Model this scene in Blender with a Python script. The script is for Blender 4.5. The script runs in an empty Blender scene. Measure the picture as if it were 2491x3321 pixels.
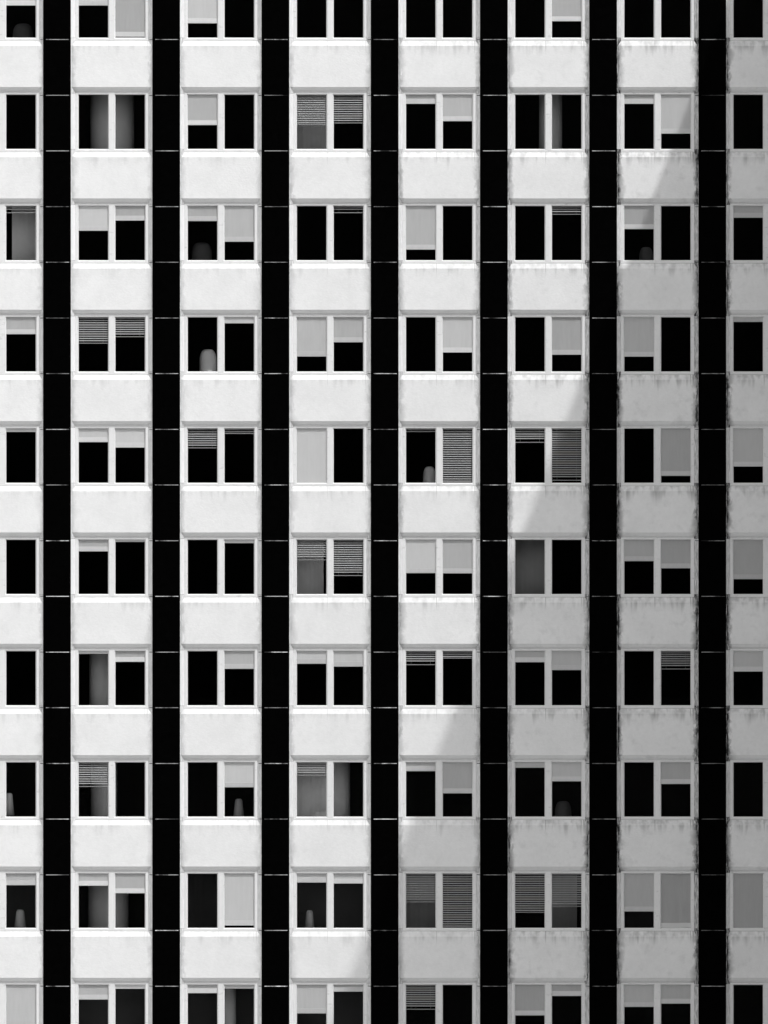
import bpy, math, random
random.seed(11)

# ------------------------------------------------------------------ camera, world, sun, exposure
scene = bpy.context.scene
K = 116.5                    # photograph pixels per metre on the facade
ZC = 27.0                    # height of the picture centre above ground
def X(px): return (px - 1245.5) / K
def Z(py): return ZC + (1660.5 - py) / K

CAM_D = 220.0
cd = bpy.data.cameras.new('camera')
cam = bpy.data.objects.new('camera', cd)
scene.collection.objects.link(cam)
cam.location = (0, -CAM_D, ZC)
cam.rotation_euler = (math.radians(90), 0, 0)
cd.sensor_fit = 'VERTICAL'
cd.sensor_height = 24.0
cd.lens = 24.0 * CAM_D / (3321 / K)
cd.clip_start = 1.0
cd.clip_end = 4000.0
scene.camera = cam

SUN = (0.388, -0.62, 1.0)     # towards the sun: to the right, out of the wall, up
sl = math.sqrt(sum(v * v for v in SUN))
elev = math.asin(SUN[2] / sl)
azim = math.atan2(SUN[0], SUN[1])          # clockwise from +Y
world = bpy.data.worlds.new('World')
scene.world = world
world.use_nodes = True
wt = world.node_tree
wt.nodes.clear()
wo = wt.nodes.new('ShaderNodeOutputWorld')
wb = wt.nodes.new('ShaderNodeBackground')
ws = wt.nodes.new('ShaderNodeTexSky')
ws.sky_type = 'NISHITA'
ws.sun_disc = False
ws.sun_elevation = elev
ws.sun_rotation = azim
ws.air_density = 1.4
ws.dust_density = 5.0
wg = wt.nodes.new('ShaderNodeRGBToBW')     # the photograph is black and white
wt.links.new(ws.outputs[0], wg.inputs[0])
wt.links.new(wg.outputs[0], wb.inputs[0])
wb.inputs[1].default_value = 0.138
wt.links.new(wb.outputs[0], wo.inputs[0])

ld = bpy.data.lights.new('sun', 'SUN')
ld.energy = 2.0
ld.angle = math.radians(0.6)
ld.color = (1, 1, 1)
lo = bpy.data.objects.new('sun', ld)
scene.collection.objects.link(lo)
lo.location = (40, -60, 90)
from mathutils import Vector
lo.rotation_euler = Vector(SUN).to_track_quat('Z', 'Y').to_euler()

vs = scene.view_settings
vs.view_transform = 'Standard'
vs.look = 'None'
vs.gamma = 1.0
vs.use_curve_mapping = False
vs.exposure = 0.16

# ------------------------------------------------------------------ helpers
COL = scene.collection
def mesh(name, verts, faces, mat=None, smooth=False):
    m = bpy.data.meshes.new(name)
    m.from_pydata([tuple(v) for v in verts], [], faces)
    m.validate()
    m.update()
    if mat: m.materials.append(mat)
    if smooth:
        for p in m.polygons: p.use_smooth = True
    return m
def obj(name, me, parent=None, loc=(0, 0, 0)):
    o = bpy.data.objects.new(name, me)
    COL.objects.link(o)
    o.location = loc
    if parent: o.parent = parent
    return o
def tag(o, label, cat, group=None):
    o['label'] = label
    o['category'] = cat
    if group: o['group'] = group
class MB:
    def __init__(s): s.v = []; s.f = []
    def box(s, x0, x1, y0, y1, z0, z1):
        n = len(s.v)
        s.v += [(x0,y0,z0),(x1,y0,z0),(x1,y1,z0),(x0,y1,z0),(x0,y0,z1),(x1,y0,z1),(x1,y1,z1),(x0,y1,z1)]
        s.f += [[n+i for i in q] for q in ((3,2,1,0),(4,5,6,7),(0,1,5,4),(1,2,6,5),(2,3,7,6),(3,0,4,7))]
        return s
    def bbox(s, x0, x1, y0, y1, z0, z1, b):
        """box whose front (low y) edges are chamfered by b"""
        n = len(s.v)
        s.v += [(x0,y1,z0),(x1,y1,z0),(x1,y1,z1),(x0,y1,z1),
                (x0,y0+b,z0),(x1,y0+b,z0),(x1,y0+b,z1),(x0,y0+b,z1),
                (x0+b,y0,z0+b),(x1-b,y0,z0+b),(x1-b,y0,z1-b),(x0+b,y0,z1-b)]
        q = [(3,2,1,0),(8,9,10,11)]
        for i in range(4):
            j = (i+1) % 4
            q += [(i, j, 4+j, 4+i), (4+i, 4+j, 8+j, 8+i)]
        s.f += [[n+i for i in t] for t in q]
        return s
    def prism(s, prof, x0, x1):
        """profile of (y,z) points, run along x"""
        n = len(s.v); k = len(prof)
        s.v += [(x0,)+tuple(p) for p in prof] + [(x1,)+tuple(p) for p in prof]
        for i in range(k):
            j = (i+1) % k
            s.f.append([n+i, n+j, n+k+j, n+k+i])
        s.f.append([n+i for i in range(k)][::-1]); s.f.append([n+k+i for i in range(k)])
        return s
    def vprism(s, plan, z0, z1):
        """plan of (x,y) points, run along z"""
        n = len(s.v); k = len(plan)
        s.v += [tuple(p)+(z0,) for p in plan] + [tuple(p)+(z1,) for p in plan]
        for i in range(k):
            j = (i+1) % k
            s.f.append([n+i, n+j, n+k+j, n+k+i])
        s.f.append([n+i for i in range(k)][::-1]); s.f.append([n+k+i for i in range(k)])
        return s
    def lathe(s, prof, n=20, sx=1, sy=1, cx=0, cy=0):
        b = len(s.v)
        for r, z in prof:
            for i in range(n):
                a = 2*math.pi*i/n
                s.v.append((cx+sx*r*math.cos(a), cy+sy*r*math.sin(a), z))
        for k in range(len(prof)-1):
            for i in range(n):
                j = (i+1) % n
                s.f.append([b+k*n+i, b+k*n+j, b+(k+1)*n+j, b+(k+1)*n+i])
        s.f.append([b+i for i in range(n)][::-1]); s.f.append([b+(len(prof)-1)*n+i for i in range(n)])
        return s
    def mesh(s, name, mat, smooth=False):
        import bmesh
        m = mesh(name, s.v, s.f, mat, smooth)
        bm = bmesh.new(); bm.from_mesh(m)
        bmesh.ops.recalc_face_normals(bm, faces=bm.faces[:])
        bm.to_mesh(m); bm.free()
        return m

# ------------------------------------------------------------------ materials
class NT:
    def __init__(s, name):
        s.m = bpy.data.materials.new(name); s.m.use_nodes = True
        s.t = s.m.node_tree; s.b = s.t.nodes['Principled BSDF']
        s.out = s.t.nodes['Material Output']
    def new(s, typ, **kw):
        n = s.t.nodes.new(typ)
        for k, v in kw.items(): setattr(n, k, v)
        return n
    def link(s, a, b): s.t.links.new(a, b)
    def put(s, sock, v):
        if isinstance(v, (int, float)): sock.default_value = v
        elif isinstance(v, tuple): sock.default_value = v
        else: s.link(v, sock)
    def math(s, op, a, b=0.0, c=0.0, clamp=False):
        n = s.new('ShaderNodeMath', operation=op, use_clamp=clamp)
        s.put(n.inputs[0], a); s.put(n.inputs[1], b)
        if op in ('MULTIPLY_ADD', 'SMOOTH_MIN', 'COMPARE'): s.put(n.inputs[2], c)
        return n.outputs[0]
    def step(s, v, lo, hi, a=0.0, b=1.0):
        n = s.new('ShaderNodeMapRange', interpolation_type='SMOOTHSTEP')
        s.put(n.inputs[0], v); s.put(n.inputs[1], lo); s.put(n.inputs[2], hi)
        s.put(n.inputs[3], a); s.put(n.inputs[4], b)
        return n.outputs[0]
    def coords(s, rnd=True):
        tc = s.new('ShaderNodeTexCoord')
        s.sep = s.new('ShaderNodeSeparateXYZ'); s.link(tc.outputs['Object'], s.sep.inputs[0])
        if not rnd: return tc.outputs['Object']
        oi = s.new('ShaderNodeObjectInfo'); s.rand = oi.outputs['Random']
        mp = s.new('ShaderNodeVectorMath', operation='MULTIPLY_ADD')
        cb = s.new('ShaderNodeCombineXYZ')
        for i in range(3): s.put(cb.inputs[i], s.rand)
        s.link(cb.outputs[0], mp.inputs[0]); mp.inputs[1].default_value = (91, 57, 73)
        s.link(tc.outputs['Object'], mp.inputs[2])
        return mp.outputs[0]
    def noise(s, co, scale, detail=4, rough=.55, stretch=None):
        if stretch:
            m = s.new('ShaderNodeVectorMath', operation='MULTIPLY')
            s.link(co, m.inputs[0]); m.inputs[1].default_value = stretch; co = m.outputs[0]
        n = s.new('ShaderNodeTexNoise'); s.link(co, n.inputs['Vector'])
        n.inputs['Scale'].default_value = scale; n.inputs['Detail'].default_value = detail
        n.inputs['Roughness'].default_value = rough
        return n.outputs['Fac']
    def base(s, v):
        cb = s.new('ShaderNodeCombineColor')
        for i in range(3): s.put(cb.inputs[i], v)
        s.link(cb.outputs[0], s.b.inputs['Base Color'])
    def bump(s, h, strength, dist):
        n = s.new('ShaderNodeBump'); s.link(h, n.inputs['Height'])
        n.inputs['Strength'].default_value = strength; n.inputs['Distance'].default_value = dist
        s.link(n.outputs[0], s.b.inputs['Normal'])
    def surf(s, rough, spec=.3, metal=0.0):
        s.b.inputs['Roughness'].default_value = rough
        s.b.inputs['Specular IOR Level'].default_value = spec
        s.b.inputs['Metallic'].default_value = metal
        return s

BW = 264.5 / K               # clear width between two piers
FACE = (644.0 - 508.8) / K   # height of a spandrel's flat face
def mat_spandrel():
    n = NT('painted_concrete').surf(.85, .15)
    co = n.coords(); x, y, z = n.sep.outputs
    at = n.new('ShaderNodeAttribute', attribute_type='OBJECT', attribute_name='grime_shade')
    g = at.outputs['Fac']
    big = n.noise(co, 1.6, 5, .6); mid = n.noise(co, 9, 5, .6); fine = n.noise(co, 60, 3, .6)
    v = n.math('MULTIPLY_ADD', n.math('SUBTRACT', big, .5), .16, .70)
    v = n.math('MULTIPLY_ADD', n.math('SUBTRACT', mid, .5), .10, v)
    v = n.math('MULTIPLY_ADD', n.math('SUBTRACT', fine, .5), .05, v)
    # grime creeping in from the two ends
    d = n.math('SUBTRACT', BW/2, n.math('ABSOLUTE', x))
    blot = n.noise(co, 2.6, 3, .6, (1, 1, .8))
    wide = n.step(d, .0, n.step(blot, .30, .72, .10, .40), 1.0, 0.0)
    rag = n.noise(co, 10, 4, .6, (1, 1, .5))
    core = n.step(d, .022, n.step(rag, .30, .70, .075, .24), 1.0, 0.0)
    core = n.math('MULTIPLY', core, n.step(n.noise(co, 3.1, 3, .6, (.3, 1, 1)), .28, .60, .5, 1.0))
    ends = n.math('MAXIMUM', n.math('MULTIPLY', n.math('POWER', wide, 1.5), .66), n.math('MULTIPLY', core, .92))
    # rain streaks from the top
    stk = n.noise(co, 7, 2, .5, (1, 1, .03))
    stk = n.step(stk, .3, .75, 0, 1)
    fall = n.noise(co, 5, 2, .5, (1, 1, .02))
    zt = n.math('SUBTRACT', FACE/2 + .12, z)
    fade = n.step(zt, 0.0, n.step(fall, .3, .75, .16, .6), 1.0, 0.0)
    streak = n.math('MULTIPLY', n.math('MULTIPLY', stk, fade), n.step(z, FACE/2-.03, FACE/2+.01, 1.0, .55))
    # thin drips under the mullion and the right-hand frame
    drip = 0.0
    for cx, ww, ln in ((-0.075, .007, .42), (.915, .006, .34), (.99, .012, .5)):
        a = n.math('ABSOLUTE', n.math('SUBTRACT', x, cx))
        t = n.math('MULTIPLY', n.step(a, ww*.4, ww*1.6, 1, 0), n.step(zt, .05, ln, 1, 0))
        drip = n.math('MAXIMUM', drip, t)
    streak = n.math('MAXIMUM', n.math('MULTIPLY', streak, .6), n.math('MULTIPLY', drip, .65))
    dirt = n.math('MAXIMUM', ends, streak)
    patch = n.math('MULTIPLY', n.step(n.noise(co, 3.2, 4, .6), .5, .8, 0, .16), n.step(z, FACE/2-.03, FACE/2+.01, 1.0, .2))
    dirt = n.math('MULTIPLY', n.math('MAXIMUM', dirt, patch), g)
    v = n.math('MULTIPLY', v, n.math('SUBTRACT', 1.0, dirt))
    n.base(v)
    pit = n.noise(co, 17, 6, .62, (.8, 1, 1.25))
    n.bump(pit, .26, .02)
    return n.m
def mat_lining():
    n = NT('painted_lining').surf(.6, .25)
    co = n.coords(); x, y, z = n.sep.outputs
    v = n.math('MULTIPLY_ADD', n.math('SUBTRACT', n.noise(co, 4, 4), .5), .1, .80)
    at = n.new('ShaderNodeAttribute', attribute_type='OBJECT', attribute_name='grime_shade')
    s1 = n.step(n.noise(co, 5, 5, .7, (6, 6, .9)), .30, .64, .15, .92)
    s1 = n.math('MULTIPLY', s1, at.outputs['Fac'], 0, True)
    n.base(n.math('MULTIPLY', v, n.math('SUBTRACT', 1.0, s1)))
    n.bump(n.noise(co, 40, 3), .1, .01)
    return n.m
def mat_frame():
    n = NT('white_frame_paint').surf(.45, .3)
    co = n.coords(); x, y, z = n.sep.outputs
    v = n.math('MULTIPLY_ADD', n.math('SUBTRACT', n.noise(co, 3, 4), .5), .08, .67)
    s1 = n.step(n.noise(co, 4, 5, .7, (1.2, 1, 3)), .55, .8, 0, .38)
    n.base(n.math('MULTIPLY', v, n.math('SUBTRACT', 1.0, s1)))
    return n.m
def mat_black():
    n = NT('black_cladding').surf(.6, .0)
    co = n.coords()
    v = n.math('MULTIPLY_ADD', n.noise(co, 7, 5, .7), .0016, .0002)
    n.base(v)
    return n.m
def mat_strip():
    n = NT('aluminium_strip').surf(.40, .5, 1.0)
    co = n.coords()
    n.b.inputs['Anisotropic'].default_value = .9        # brushed across its length
    tg = n.new('ShaderNodeCombineXYZ'); tg.inputs[0].default_value = 1.0
    n.link(tg.outputs[0], n.b.inputs['Tangent'])
    n.base(n.math('MULTIPLY', n.step(n.noise(co, 2.4, 5, .7), .36, .64, .008, .20), n.step(n.rand, .0, 1.0, .45, 1.25)))
    return n.m
def mat_plain(name, v, rough=.8, spec=.2, var=.1, scale=4):
    n = NT(name).surf(rough, spec)
    co = n.coords()
    n.base(n.math('MULTIPLY', n.math('MULTIPLY_ADD', n.math('SUBTRACT', n.noise(co, scale, 4), .5), var*2, 1.0), v))
    return n.m
def mat_fabric(name, v):
    n = NT(name).surf(.9, .05)
    co = n.coords()
    t = n.noise(co, 6, 4, .6, (2.5, 1, .35))
    w = n.noise(co, 220, 1, .5)
    a = n.math('MULTIPLY_ADD', n.math('SUBTRACT', t, .5), .14, 1.0)
    a = n.math('MULTIPLY_ADD', n.math('SUBTRACT', w, .5), .06, a)
    a = n.math('MULTIPLY_ADD', n.math('SUBTRACT', n.rand, .55), .36, a)
    n.base(n.math('MULTIPLY', a, v))
    return n.m
def mat_glass():
    n = NT('window_glass')
    n.t.nodes.remove(n.b)
    tr = n.new('ShaderNodeBsdfTransparent'); tr.inputs[0].default_value = (.93, .93, .93, 1)
    gl = n.new('ShaderNodeBsdfGlossy'); gl.inputs['Roughness'].default_value = .03
    gl.inputs[0].default_value = (1, 1, 1, 1)
    lw = n.new('ShaderNodeFresnel'); lw.inputs[0].default_value = 1.07
    mx = n.new('ShaderNodeMixShader')
    n.link(lw.outputs[0], mx.inputs[0]); n.link(tr.outputs[0], mx.inputs[1]); n.link(gl.outputs[0], mx.inputs[2])
    n.link(mx.outputs[0], n.out.inputs[0])
    return n.m
M = dict(sheen=mat_plain('painted_sheen', .13, .95, .02), dimcab=mat_plain('dull_cover', .22, .8), wing=mat_plain('white_render', .8, .9, .1, .06), gap=mat_plain('gap_shade', .13, .8, .1, .5, 3), span=mat_spandrel(), lining=mat_lining(), frame=mat_frame(), black=mat_black(), strip=mat_strip(),
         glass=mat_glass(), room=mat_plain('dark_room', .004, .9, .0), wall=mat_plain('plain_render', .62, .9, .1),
         fabric=mat_fabric('blind_fabric', .56), hem=mat_fabric('blind_hem', .68),
         tube=mat_plain('blind_tube', .5), slat=mat_plain('blind_slat', .40, .5, .3),
         ground=mat_plain('paving', .42, .9, .1, .2, .3), pillar=mat_plain('pillar_plaster', .62),
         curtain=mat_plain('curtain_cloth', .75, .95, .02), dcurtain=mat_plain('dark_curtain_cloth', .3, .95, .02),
         cab=mat_plain('stand_cover', .8, .6), lamp=mat_plain('lamp_shade_cloth', .5), steel=mat_plain('lamp_steel', .1, .4, .4))

# ------------------------------------------------------------------ ground
g = obj('ground', MB().box(-900, 900, -900, 900, -.5, 0).mesh('ground', M['ground']))
g['kind'] = 'structure'

# ------------------------------------------------------------------ the tower
PITCH, ROW = 354.2, 361.13
NC, NR = 8, 10
def bayL(c): return 229.7 + PITCH * (c - 1)          # right edge of the pier on its left
def pierL(k): return 140.0 + PITCH * k
def R0(r): return ROW * (r - 1)                      # offset of a row against row 1
HEAD, SILL = 309.2, 489.4                            # joint lines of row 1

tower = obj('tower_block', None, None, (0, 0, 0))
tag(tower, 'white concrete tower block with black piers and rows of paired windows', 'building')

z_lo, z_hi = Z(644.0 + R0(9) + 361), Z(282.6 + R0(0) - 150)
x_lo, x_hi = X(pierL(-1)), X(pierL(7) + 90)
TOP = Z(-1230) + 6
BACK = 9.0
# plain walls round the part that is built window by window
mw = MB().box(x_lo-14, x_hi, .02, BACK, .0, z_lo).mesh('plain_wall', M['wall'])
obj('plain_wall', mw, tower)
obj('plain_wall', MB().box(x_lo-14, x_hi, .02, BACK, z_hi, TOP).mesh('plain_wall', M['wall']), tower)
obj('plain_wall', MB().box(x_lo-14, x_lo, .02, BACK, z_lo, z_hi).mesh('plain_wall', M['wall']), tower)
obj('plain_wall', MB().box(x_lo, x_hi, 5.6, BACK, z_lo, z_hi).mesh('plain_wall', M['room']), tower)
# the wing at right angles whose roof edge throws the slanting shadow
XW = 2840
wing = obj('projecting_wing', MB().box(X(XW), X(XW)+14, -27, BACK, 0, Z(507 - (XW-2167)/.388)).mesh('projecting_wing', M['wing']), tower)

obj('plain_wall', MB().box(x_hi, X(XW)+.01, .02, BACK, 0, TOP).mesh('plain_wall', M['wall']), tower)
# piers: backing, black cladding panels and metal joint strips
PANEL_H = 180.4 / K
me_back = MB().box(0, 90/K, -.016, .26, 0, TOP-.3).mesh('pier', M['black'])
G = .007
def panel_mesh(x0, x1, h): return MB().bbox(x0, x1, -.03, -.012, -h+G, -G, .003).mesh('cladding_panel', M['black'])
me_edge = {h: panel_mesh(0.0, 9.0/K, h/K) for h in (180.2, 180.93)}
me_main = {h: panel_mesh(10.0/K, 90.0/K, h/K) for h in (180.2, 180.93)}
t = .0092
ms = MB().prism([(-.0285, t), (-.0285, -t), (-.0415, -t), (-.030, t)], 9.6/K, 84.5/K)
n0 = len(ms.v)
# short return of the strip on the splayed lining left of the pier
ms.vprism([(-.3/K, -.034), (-10.5/K, .072), (-10.5/K, .082), (-.3/K, -.022)], -.009, .009)
me_strip = ms.mesh('joint_strip', M['strip'])
for k in range(-1, 8):
    p = obj('pier', me_back, tower, (X(pierL(k)), 0, 0))
    for r in range(0, 10):
        for y0, h in ((HEAD, 180.2), (SILL, 180.93)):
            zt = Z(y0 + R0(r))
            obj('cladding_panel', me_edge[h], p, (0, 0, zt))
            obj('cladding_panel', me_main[h], p, (0, 0, zt))
            if 0 <= k < 7 and -20 < y0 + R0(r) < 3340:
                obj('joint_strip', me_strip, p, (0, 0, zt))

# spandrels: flat face, bright weathering on top, dark splayed soffit below
D1 = .102
def span_profile():
    ft, fb = FACE/2, -FACE/2
    b = .006
    tp = (508.8-492.6)/K; so = (297.9-282.6)/K
    return [(0, ft-b), (0, fb+b), (b, fb), (.070, fb-so*.70), (.092, fb-so*.70), (.092, fb-so*.70-.010), (.080, fb-so*.70-.010),
            (D1+.002, fb-so), (.24, fb-so), (.24, ft+tp), (D1+.002, ft+tp), (b, ft)]
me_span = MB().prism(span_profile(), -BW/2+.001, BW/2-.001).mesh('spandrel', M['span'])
# splayed linings beside every bay
def lining(sgn, h):
    pl = [(0, -.029), (.013, -.013), (.1165, D1), (.1165, .2), (0, .2)]
    return MB().vprism([(sgn*x, y) for x, y in pl], -h+.003, -.003).mesh('jamb_lining', M['lining'])
LW, LS = 180.3/K, (ROW-180.3)/K
me_lin = {(s, h): lining(s, h) for s in (1, -1) for h in (LW, LS)}

# window frame with mullion, beads and panes; origin at the middle of the window's foot
FW, FH = 238.6/K, 194.8/K
gl0, gl1 = -107.3/K, -12.0/K          # left glass
gz0, gz1 = 10.4/K, 186.2/K
BD = 3.4/K                            # bead width
def ring(mb, x0, x1, z0, z1, a0, a1, c0, c1, yf, yi, yb):
    """solid ring: outer rect x0..z1, inner rect a0..c1, front yf outside, yi at the inner edge"""
    n = len(mb.v)
    O = [(x0,z0),(x1,z0),(x1,z1),(x0,z1)]; I = [(a0,c0),(a1,c0),(a1,c1),(a0,c1)]
    mb.v += [(x,yf,z) for x,z in O] + [(x,yi,z) for x,z in I] + [(x,yb,z) for x,z in O] + [(x,yb,z) for x,z in I]
    for i in range(4):
        j = (i+1) % 4
        for q in ((i,j,4+j,4+i), (8+i,8+j,j,i), (4+i,4+j,12+j,12+i), (12+i,12+j,8+j,8+i)):
            mb.f.append([n+k for k in q])
    return mb
YF = .108
me_frame = ring(MB(), -FW/2, FW/2, 0, FH, gl0-BD, -gl0+BD, gz0-BD, gz1+BD*.8, YF, YF, YF+.068).mesh('window', M['frame'])
me_mull = MB().box(gl1+BD, -gl1-BD, YF-.001, YF+.067, gz0-BD+.0005, gz1+BD*.8-.0005).mesh('mullion', M['frame'])
def bead(a0, a1):
    return ring(MB(), a0-BD-.001, a1+BD+.001, gz0-BD-.001, gz1+BD*.8+.001, a0, a1, gz0, gz1, YF+.004, YF+.042, YF+.06).mesh('glazing_bead', M['frame'])
me_bead = {'L': bead(gl0, gl1), 'R': bead(-gl1, -gl0)}
YS = YF - .003
me_gap = ring(MB(), -FW/2-.006, FW/2+.006, -.006, FH+.006, -FW/2+.006, FW/2-.006, .006, FH-.006, YS, YS, YF+.02).mesh('gap_shade', M['gap'])  # dark ring painted in for the shadow in the gap round the frame
def pane(a0, a1): return MB().box(a0-.004, a1+.004, YF+.046, YF+.052, gz0-.004, gz1+.004).mesh('pane', M['glass'])
me_pane = {'L': pane(gl0, gl1), 'R': pane(-gl1, -gl0)}
# dark room behind each window
FLOOR, CEIL = -.75, 361.13/K - 1.02
PW = PITCH/K/2 - .03
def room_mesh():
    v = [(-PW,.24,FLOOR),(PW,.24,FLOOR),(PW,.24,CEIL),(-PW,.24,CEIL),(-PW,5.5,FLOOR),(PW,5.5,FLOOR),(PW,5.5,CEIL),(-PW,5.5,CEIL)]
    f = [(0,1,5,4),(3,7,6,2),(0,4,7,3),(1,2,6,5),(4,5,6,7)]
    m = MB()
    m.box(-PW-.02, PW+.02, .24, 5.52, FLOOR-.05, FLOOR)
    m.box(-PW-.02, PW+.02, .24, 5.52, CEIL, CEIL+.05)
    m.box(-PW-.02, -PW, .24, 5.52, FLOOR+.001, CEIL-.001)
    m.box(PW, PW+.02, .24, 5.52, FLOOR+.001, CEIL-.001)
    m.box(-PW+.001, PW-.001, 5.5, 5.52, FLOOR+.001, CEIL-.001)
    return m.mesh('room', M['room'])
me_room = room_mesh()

def cxz(c, r): return X(bayL(c) + 132.25), Z(492.6 + R0(r))
GRIME_SHADE = [.36, .38, .40, .42, .56, .78, .98, 1.04]  # dirt per column, with extra shade painted in towards the shaded right
for c in range(NC):
    for r in range(-1, NR):
        if r >= -1:
            cx = X(bayL(c) + 132.25)
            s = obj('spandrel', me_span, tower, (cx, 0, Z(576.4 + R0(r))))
            s['grime_shade'] = min(1.1, GRIME_SHADE[c] * random.uniform(.8, 1.15) * (1 + .03*max(r, 0)*(c > 3)))  # right columns also darken downwards, adding painted shade to the dirt
        if r < 0: continue
        for sg, xx in ((1, X(bayL(c))), (-1, X(bayL(c)+264.4))):
            q = [(LW, 302.7 + R0(r), .45 if sg == 1 else .8), (LS, 483.0 + R0(r), 1.25)]  # right-hand linings darker: shade of the side turned from the sun, painted in
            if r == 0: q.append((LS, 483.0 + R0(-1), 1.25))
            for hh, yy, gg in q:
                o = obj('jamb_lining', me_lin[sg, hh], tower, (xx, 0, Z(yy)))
                o['grime_shade'] = GRIME_SHADE[c] * gg * random.uniform(.8, 1.1)
        cx, fz = cxz(c, r)
        w = obj('window', me_frame, tower, (cx, 0, fz))
        obj('mullion', me_mull, w)
        obj('gap_shade', me_gap, w)
        for sd in 'LR':
            obj('glazing_bead', me_bead[sd], w)
            obj('pane', me_pane[sd], w)
        obj('room', me_room, tower, (cx, 0, fz))

# ------------------------------------------------------------------ blinds: lower edge of each in picture rows of the 1659 px view
# R = roller, V = slatted; 'full' runs past the foot of the glass
B = {
 (0,0,'R'):('R',11),(0,1,'L'):('R',11),(0,1,'R'):('R',78.5),(0,2,'L'):('R',49.5),(0,5,'R'):('R',45),
 (1,2,'L'):('R',269.5),(1,3,'L'):('V',269),(1,3,'R'):('V',265.5),(1,4,'L'):('R',223.6),(1,4,'R'):('R',261),(1,6,'L'):('R',223.6),(1,6,'R'):('R',288),
 (2,0,'R'):('V',459.6),(2,1,'L'):('R',498),(2,1,'R'):('R',475.9),(2,2,'L'):('R',477),(2,2,'R'):('R',521.7),(2,3,'R'):('V',459.6),(2,4,'L'):('R',538.7),
 (2,5,'R'):('V',463),(2,6,'L'):('R',494.3),(2,7,'L'):('R',469.7),
 (3,0,'R'):('R',721.5),(3,1,'L'):('V',741.7),(3,1,'R'):('V',727.6),(3,2,'R'):('R',698),(3,3,'L'):('R',769.8),(3,3,'R'):('R',739),(3,4,'R'):('R',761),
 (3,5,'R'):('R',766),(3,6,'L'):('R',770),(3,7,'L'):('R',695),
 (4,0,'R'):('R',932.8),(4,1,'L'):('R',954.8),(4,1,'R'):('R',966.7),(4,2,'L'):('V',968),(4,2,'R'):('V',937),(4,3,'L'):('R',1062),(4,4,'L'):('V',932.8),(4,4,'R'):('V',1044),
 (4,5,'L'):('V',956),(4,5,'R'):('V',1038),(4,6,'R'):('R',1027.7),(4,7,'L'):('R',1007.5),
 (5,1,'L'):('R',1191),(5,1,'R'):('R',1170.5),(5,2,'R'):('R',1173),(5,3,'L'):('V',1210),(5,3,'R'):('V',1244),(5,4,'L'):('R',1238),(5,4,'R'):('R',1238.5),
 (5,6,'L'):('R',1212),(5,6,'R'):('R',1227.5),(5,7,'L'):('R',1251),
 (6,1,'L'):('R',1412.5),(6,1,'R'):('R',1429.8),(6,2,'R'):('R',1445),(6,3,'L'):('R',1434),(6,3,'R'):('R',1440),(6,4,'L'):('V',1436.7),(6,4,'R'):('V',1422.6),
 (6,5,'L'):('R',1430.5),(6,5,'R'):('R',1447.5),(6,6,'R'):('V',1446),(6,7,'L'):('R',1450.7),
 (7,1,'L'):('V',1700),(7,2,'R'):('R',1701),(7,3,'L'):('V',1675.5),(7,4,'L'):('R',1666),(7,4,'R'):('R',1714),(7,5,'L'):('R',1658.6),(7,5,'R'):('R',1688),(7,6,'R'):('R',1693.7),
 (8,0,'R'):('R',1912.6),(8,1,'L'):('R',1913.7),(8,1,'R'):('R',1930),(8,2,'R'):('R',1999.7),(8,3,'L'):('R',1906.8),(8,3,'R'):('R',1909),(8,4,'L'):('V',1949.5),(8,4,'R'):('V',2006),
 (8,5,'L'):('V',1972),(8,5,'R'):('V',1959),(8,6,'L'):('R',1969.4),(8,6,'R'):('R',2004.5),(8,7,'L'):('R',2026),
 (9,0,'R'):('R',2268),(9,1,'L'):('R',2159.8),(9,1,'R'):('R',2136.5),(9,2,'L'):('R',2146),(9,2,'R'):('R',2136),(9,3,'L'):('R',2189.8),(9,3,'R'):('R',2142.8),
 (9,4,'L'):('V',2181.6),(9,5,'L'):('R',2194),(9,5,'R'):('R',2152),(9,6,'L'):('R',2175.7),(9,6,'R'):('R',2168.5),
}
SC = 2491/1659
GT = 306.5                                    # top of the glass, row 1
def drop(r, y): return (y*SC - GT - R0(r)) / 175.8
def words(key):
    if key not in B: return None
    k, y = B[key]; f = drop(key[0], y)
    d = ('barely lowered' if f < .09 else 'lowered a little' if f < .2 else 'a quarter down' if f < .3 else 'a third down' if f < .42
         else 'half down' if f < .57 else 'two thirds down' if f < .74 else 'most way down' if f < .9 else 'nearly closed' if f < 1.02 else 'fully closed')
    return ('roller' if k == 'R' else 'slatted', d)
SHORT = {'barely lowered': 'barely-lowered', 'lowered a little': 'slightly-lowered', 'a quarter down': 'quarter-down', 'a third down': 'third-down',
         'half down': 'half-down', 'two thirds down': 'two-thirds-down', 'most way down': 'mostly-lowered', 'nearly closed': 'nearly-closed', 'fully closed': 'closed'}
def short(key):
    w = words(key)
    return 'bare pane' if w is None else SHORT[w[1]] + ' ' + w[0]
def lit(r, c, sd):
    x = bayL(c) + (70 if sd == 'L' else 190); y = GT + R0(r) + 40
    return 'sunlit' if x < 2167 - .388*(y-507) else 'shaded'
labels = {}
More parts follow.
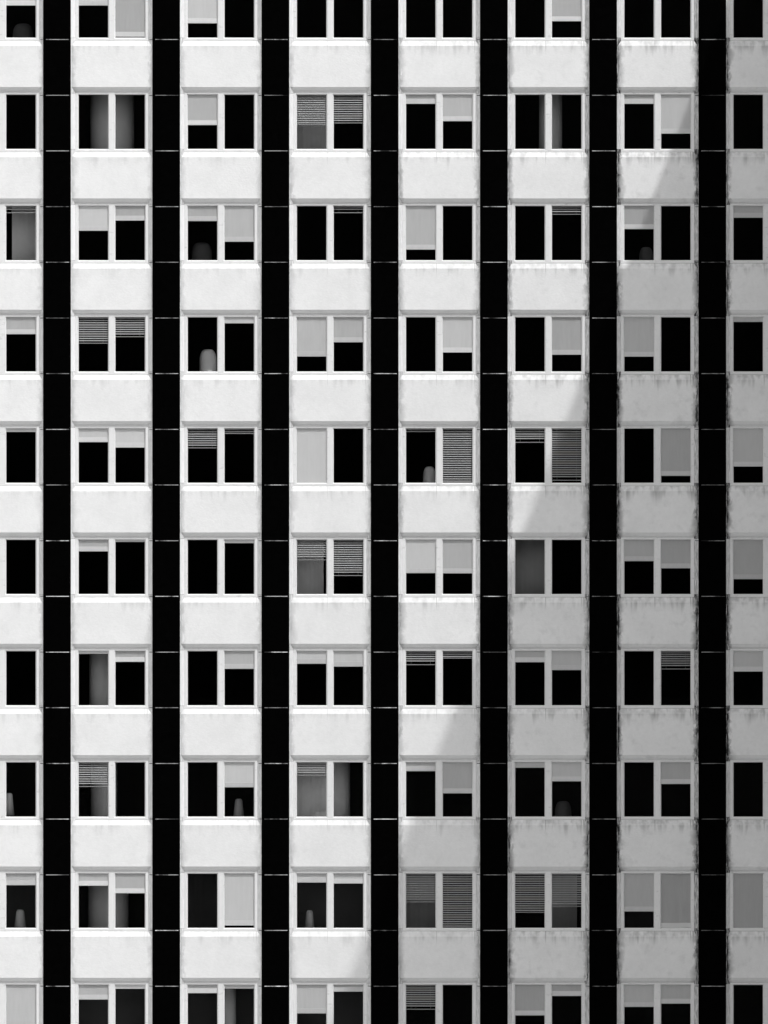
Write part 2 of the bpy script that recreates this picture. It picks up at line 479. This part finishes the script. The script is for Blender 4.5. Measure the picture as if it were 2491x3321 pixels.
for key in B:
    r, c, sd = key; w = words(key); oth = 'R' if sd == 'L' else 'L'
    if c in (0, 7): side = 'pane at picture edge'
    base = '%s %s blind %s in %s pane' % (lit(r, c, sd), w[0], w[1], 'left' if sd == 'L' else 'right')
    bes = 'beside ' + short((r, c, oth)) if not (c == 0 or c == 7) else ''
    ab = 'above ' + short((r+1, c, sd)); be = 'below ' + short((r-1, c, sd))
    short_base = base
    if r == 0: be = ''
    if r == NR - 1: ab = ''
    cand = [' '.join(t) for t in ((base, bes), (base, ab), (base, be), (base, bes, ab), (base, bes, be), (base, ab, be),
            (base.split(' in ')[0], bes, ab, be))]
    labels[key] = [' '.join(t.split()) for t in cand if len(t.split()) <= 16]
from collections import Counter
cnt = Counter(t for v in labels.values() for t in set(v))
final = {}
for key, v in labels.items():
    uniq = [t for t in v if cnt[t] == 1]
    final[key] = uniq[0] if uniq else v[0]

final[8, 1, 'L'] = 'sunlit roller blind a quarter down in left pane with broad dim pillar showing beneath'
final[4, 1, 'L'] = 'sunlit roller blind a quarter down in left pane over blackness beside third-down roller'
YB = YF + .068 + .0195                                     # blinds hang just behind the frame
me_slat = None
def slat_mesh():
    w = 95.3/K/2 + .012
    a = math.radians(38); d = .026
    pr = [(-d*math.cos(a), -d*math.sin(a)), (0, .004), (d*math.cos(a), d*math.sin(a)), (0, .0065)]
    return MB().prism(pr, -w, w).mesh('slat', M['slat'])
me_slat = slat_mesh()
PW2 = 95.3/K/2 + .018
me_tube = MB().prism([(.021*math.cos(i*math.pi/5), .021*math.sin(i*math.pi/5)) for i in range(10)], -PW2, PW2).mesh('roller_tube', M['tube'], True)
me_rail = MB().box(-PW2, PW2, -.02, .02, -.012, .02).mesh('head_rail', M['slat'])
me_brail = MB().box(-PW2+.006, PW2-.006, -.018, .018, -.008, .008).mesh('bottom_rail', M['slat'])
HEM = 15.5/K
for key, (kind, y) in B.items():
    r, c, sd = key
    cx, fz = cxz(c, r)
    px = cx + (gl0+gl1)/2 * (1 if sd == 'L' else -1)
    top = fz + gz1
    bot = Z(y*SC)
    if kind == 'R':
        b = obj('roller_blind', None, None, (px, YB, top + .03))
        tag(b, final[key], 'roller blind', 'roller blinds hanging behind the windows')
        obj('roller_tube', me_tube, b, (0, .002, .0))
        h = top + .03 - bot
        hem = min(HEM, h - .02)
        # cloth: a thin sheet with a slight bow
        m = MB(); nx = 8
        plan = [(-PW2+.01 + (2*PW2-.02)*i/nx, -.0185 + .003*math.sin(i*1.3 + r + c)) for i in range(nx+1)]
        plan += [(x, yy+.0016) for x, yy in plan[::-1]]
        m.vprism(plan, -h+hem-.002, .0)
        obj('cloth', m.mesh('cloth', M['fabric']), b)
        m = MB(); m.bbox(-PW2+.008, PW2-.008, -.026, -.012, -h, -h+hem, .003)
        obj('hem', m.mesh('hem', M['hem']), b)
    else:
        b = obj('slatted_blind', None, None, (px, YB+.01, top + .012))
        tag(b, final[key], 'slatted blind', 'slatted blinds hanging behind the windows')
        obj('head_rail', me_rail, b, (0, 0, .012))
        h = top + .012 - bot
        pitch = .0625
        n = max(1, int((h - .03) / pitch))
        sag = random.choice((0, 0, .0015, -.0015))
        for i in range(n):
            s = obj('slat', me_slat, b, (0, 0, -.035 - i*pitch))
            s.rotation_euler = (random.uniform(-.004, .004), sag*(i/n)**3, 0)
        br = obj('bottom_rail', me_brail, b, (0, 0, -h + .01))
        br.rotation_euler = (0, sag, 0)
        mc = MB()
        for q in (-.27, .27): mc.box(q-.0015, q+.0015, -.0015, .0015, -h+.01, .0)
        obj('ladder_cord', mc.mesh('ladder_cord', M['slat']), b)

# ------------------------------------------------------------------ things standing inside the rooms
def pane_x(c, sd, u):
    cx = X(bayL(c) + 132.25)
    a = gl0 if sd == 'L' else -gl1
    return cx + a + u * (gl1 - gl0)
where_n = {}
def where(r, c, sd):
    return '%s pane of the %s window' % ('left' if sd == 'L' else 'right', lit(r, c, sd))
def pillar(r, c, xa, xb, label, dist=1.15):
    cx, fz = cxz(c, r)
    rad = (xb - xa)/2
    p = obj('round_pillar', None, None, ((xa+xb)/2, dist+min(rad, .5), fz+FLOOR))
    tag(p, label, 'pillar', 'round pillars inside the rooms')
    h = CEIL - FLOOR
    obj('shaft', MB().lathe([(rad, .0), (rad, h)], 36, 1, min(1, .5/rad)).mesh('shaft', M['pillar'], True), p)
    obj('base_ring', MB().lathe([(rad+.02, 0), (rad+.02, .1), (rad+.005, .12)], 36, 1, min(1, .5/rad)).mesh('base_ring', M['steel'], True), p)
def curtain(r, c, xa, xb, label, mat='curtain', dist=1.1):
    cx, fz = cxz(c, r)
    p = obj('inner_curtain', None, None, ((xa+xb)/2, dist, fz+FLOOR))
    tag(p, label, 'curtain', 'plain curtains hanging inside the rooms')
    w = (xb-xa)/2; h = CEIL-FLOOR; n = 48
    plan = [(-w + 2*w*i/n, .0035*math.sin(i*.42) + .002*math.sin(i*.9+r)) for i in range(n+1)]
    plan += [(x, y+.004) for x, y in plan[::-1]]
    obj('cloth', MB().vprism(plan, .02, h-.04).mesh('cloth', M[mat], True), p)
    obj('rail', MB().box(-w-.05, w+.05, -.02, .02, h-.045, h).mesh('rail', M['steel']), p)
def cabinet(r, c, xa, xb, top, label, dist=1.1, mat='cab'):
    cx, fz = cxz(c, r)
    z0 = fz + FLOOR; h = fz + gz0 + top - z0; w = (xb-xa)/2
    p = obj('covered_stand', None, None, ((xa+xb)/2, dist+w, z0))
    tag(p, label, 'stand', 'cloth-covered stands inside the rooms')
    prof = [(w*.9, .05), (w, h*.5)]
    d = min(.34, h*.4)
    for i in range(1, 11):
        a = math.radians(i*8.8)
        prof.append((w*max(.02, math.cos(a))**.55, h-d+d*math.sin(a)))
    obj('cover', MB().lathe(prof, 32).mesh('cover', M[mat], True), p)
    obj('base', MB().lathe([(w*.8, 0), (w*.8, .055)], 24).mesh('base', M['steel']), p)
def lamp(r, c, xa, xb, top, label, dist=1.1):
    cx, fz = cxz(c, r)
    z0 = fz + FLOOR; h = fz + gz0 + top - z0; w = (xb-xa)/2
    p = obj('floor_lamp', None, None, ((xa+xb)/2, dist, z0))
    tag(p, label, 'lamp', 'floor lamps inside the rooms')
    obj('foot', MB().lathe([(.13, 0), (.13, .02), (.03, .035)], 20).mesh('foot', M['steel'], True), p)
    obj('pole', MB().lathe([(.012, .03), (.012, h-.1)], 10).mesh('pole', M['steel'], True), p)
    obj('shade', MB().lathe([(w, h-.62), (w*.62, h-.05), (w*.4, h)], 24).mesh('shade', M['lamp'], True), p)

P = pane_x
pillar(1, 1, P(1,'L',.33), P(1,'R',.58), 'wide pale pillar behind the mullion of an otherwise bare window')
pillar(1, 5, P(5,'L',.84), P(5,'R',.38), 'slim pale pillar hidden half behind the mullion of a bare window')
pillar(6, 1, P(1,'L',.30), P(1,'L',1.06), 'dim round pillar under a barely lowered roller blind')
pillar(7, 1, P(1,'L',.35), P(1,'L',1.25), 'dim round pillar under a half lowered slatted blind')
pillar(7, 3, P(3,'R',-.35), P(3,'R',.55), 'pale pillar in bare pane right of a short slatted blind')
pillar(8, 1, P(1,'L',.25), P(1,'R',.38), 'broad dim pillar behind two short roller blinds')
pillar(9, 2, P(2,'R',-.15), P(2,'R',.36), 'slim dim pillar under two barely lowered roller blinds')
curtain(1, 3, P(3,'L',-.05), P(3,'L',1.05), 'flat grey curtain under the left of two half lowered slatted blinds')
curtain(2, 0, P(0,'R',.14), P(0,'R',1.2), 'grey curtain under a short slatted blind of three or four slats')
curtain(5, 3, P(3,'L',-.1), P(3,'L',.90), 'grey curtain stopping short of the mullion under a slatted blind')
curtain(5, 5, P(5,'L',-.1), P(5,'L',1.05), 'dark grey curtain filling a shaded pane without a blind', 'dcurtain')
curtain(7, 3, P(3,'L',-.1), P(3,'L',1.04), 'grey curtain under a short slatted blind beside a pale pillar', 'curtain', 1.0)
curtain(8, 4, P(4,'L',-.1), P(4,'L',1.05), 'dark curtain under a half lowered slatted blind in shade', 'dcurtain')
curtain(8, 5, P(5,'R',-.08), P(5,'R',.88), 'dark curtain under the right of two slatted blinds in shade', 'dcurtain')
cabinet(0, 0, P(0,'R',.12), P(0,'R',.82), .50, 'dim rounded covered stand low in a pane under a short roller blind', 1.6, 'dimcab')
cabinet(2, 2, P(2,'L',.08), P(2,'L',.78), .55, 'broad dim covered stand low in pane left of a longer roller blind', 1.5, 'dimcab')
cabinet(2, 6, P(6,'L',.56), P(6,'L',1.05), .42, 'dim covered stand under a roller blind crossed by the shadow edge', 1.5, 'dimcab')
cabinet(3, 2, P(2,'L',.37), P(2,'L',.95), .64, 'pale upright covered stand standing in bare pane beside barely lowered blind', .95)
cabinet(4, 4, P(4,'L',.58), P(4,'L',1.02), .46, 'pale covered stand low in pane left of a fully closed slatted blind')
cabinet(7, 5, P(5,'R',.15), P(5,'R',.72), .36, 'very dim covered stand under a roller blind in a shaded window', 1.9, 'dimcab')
lamp(7, 0, P(0,'R',-.12), P(0,'R',.22), .62, 'pale lamp shade at the foot of a bare pane beside the mullion')
lamp(7, 2, P(2,'R',.26), P(2,'R',.66), .46, 'lamp shade under a half lowered roller blind in sunlit window')
lamp(8, 0, P(0,'R',.20), P(0,'R',.64), .46, 'lamp shade below a roller blind lowered a little')
lamp(8, 3, P(3,'L',.24), P(3,'L',.60), .44, 'dim lamp shade below left of two short equal roller blinds')

# dark sheets that imitate glass reflections, deep inside some of the lower rooms
for r, c, a, b, d, lab in ((8, 2, P(2,'L',-.1), P(2,'L',1.1), 2.4, 'painted grey reflection sheet deep behind bare pane left of a nearly closed roller blind'),
        (8, 3, P(3,'L',-.2), P(3,'R',1.2), 2.2, 'painted grey reflection sheet deep behind two short equal roller blinds'),
        (9, 1, P(1,'L',-.2), P(1,'R',1.2), 2.0, 'painted grey reflection sheet under a quarter-down and a barely lowered roller blind'),
        (9, 2, P(2,'L',-.2), P(2,'R',1.2), 2.3, 'painted grey reflection sheet behind a slim pillar and two short roller blinds'),
        (9, 3, P(3,'L',-.2), P(3,'R',1.2), 2.1, 'painted grey reflection sheet under a half-down and a slightly lowered roller blind'),
        (8, 6, P(6,'L',-.1), P(6,'L',1.1), 1.9, 'painted grey reflection sheet under a two-thirds-down roller blind beside a closed one'),
        (8, 0, P(0,'R',-.2), P(0,'R',1.2), 2.8, 'painted grey reflection sheet deep behind a pale lamp shade')):
    curtain(r, c, a, b, lab, 'sheen', d)
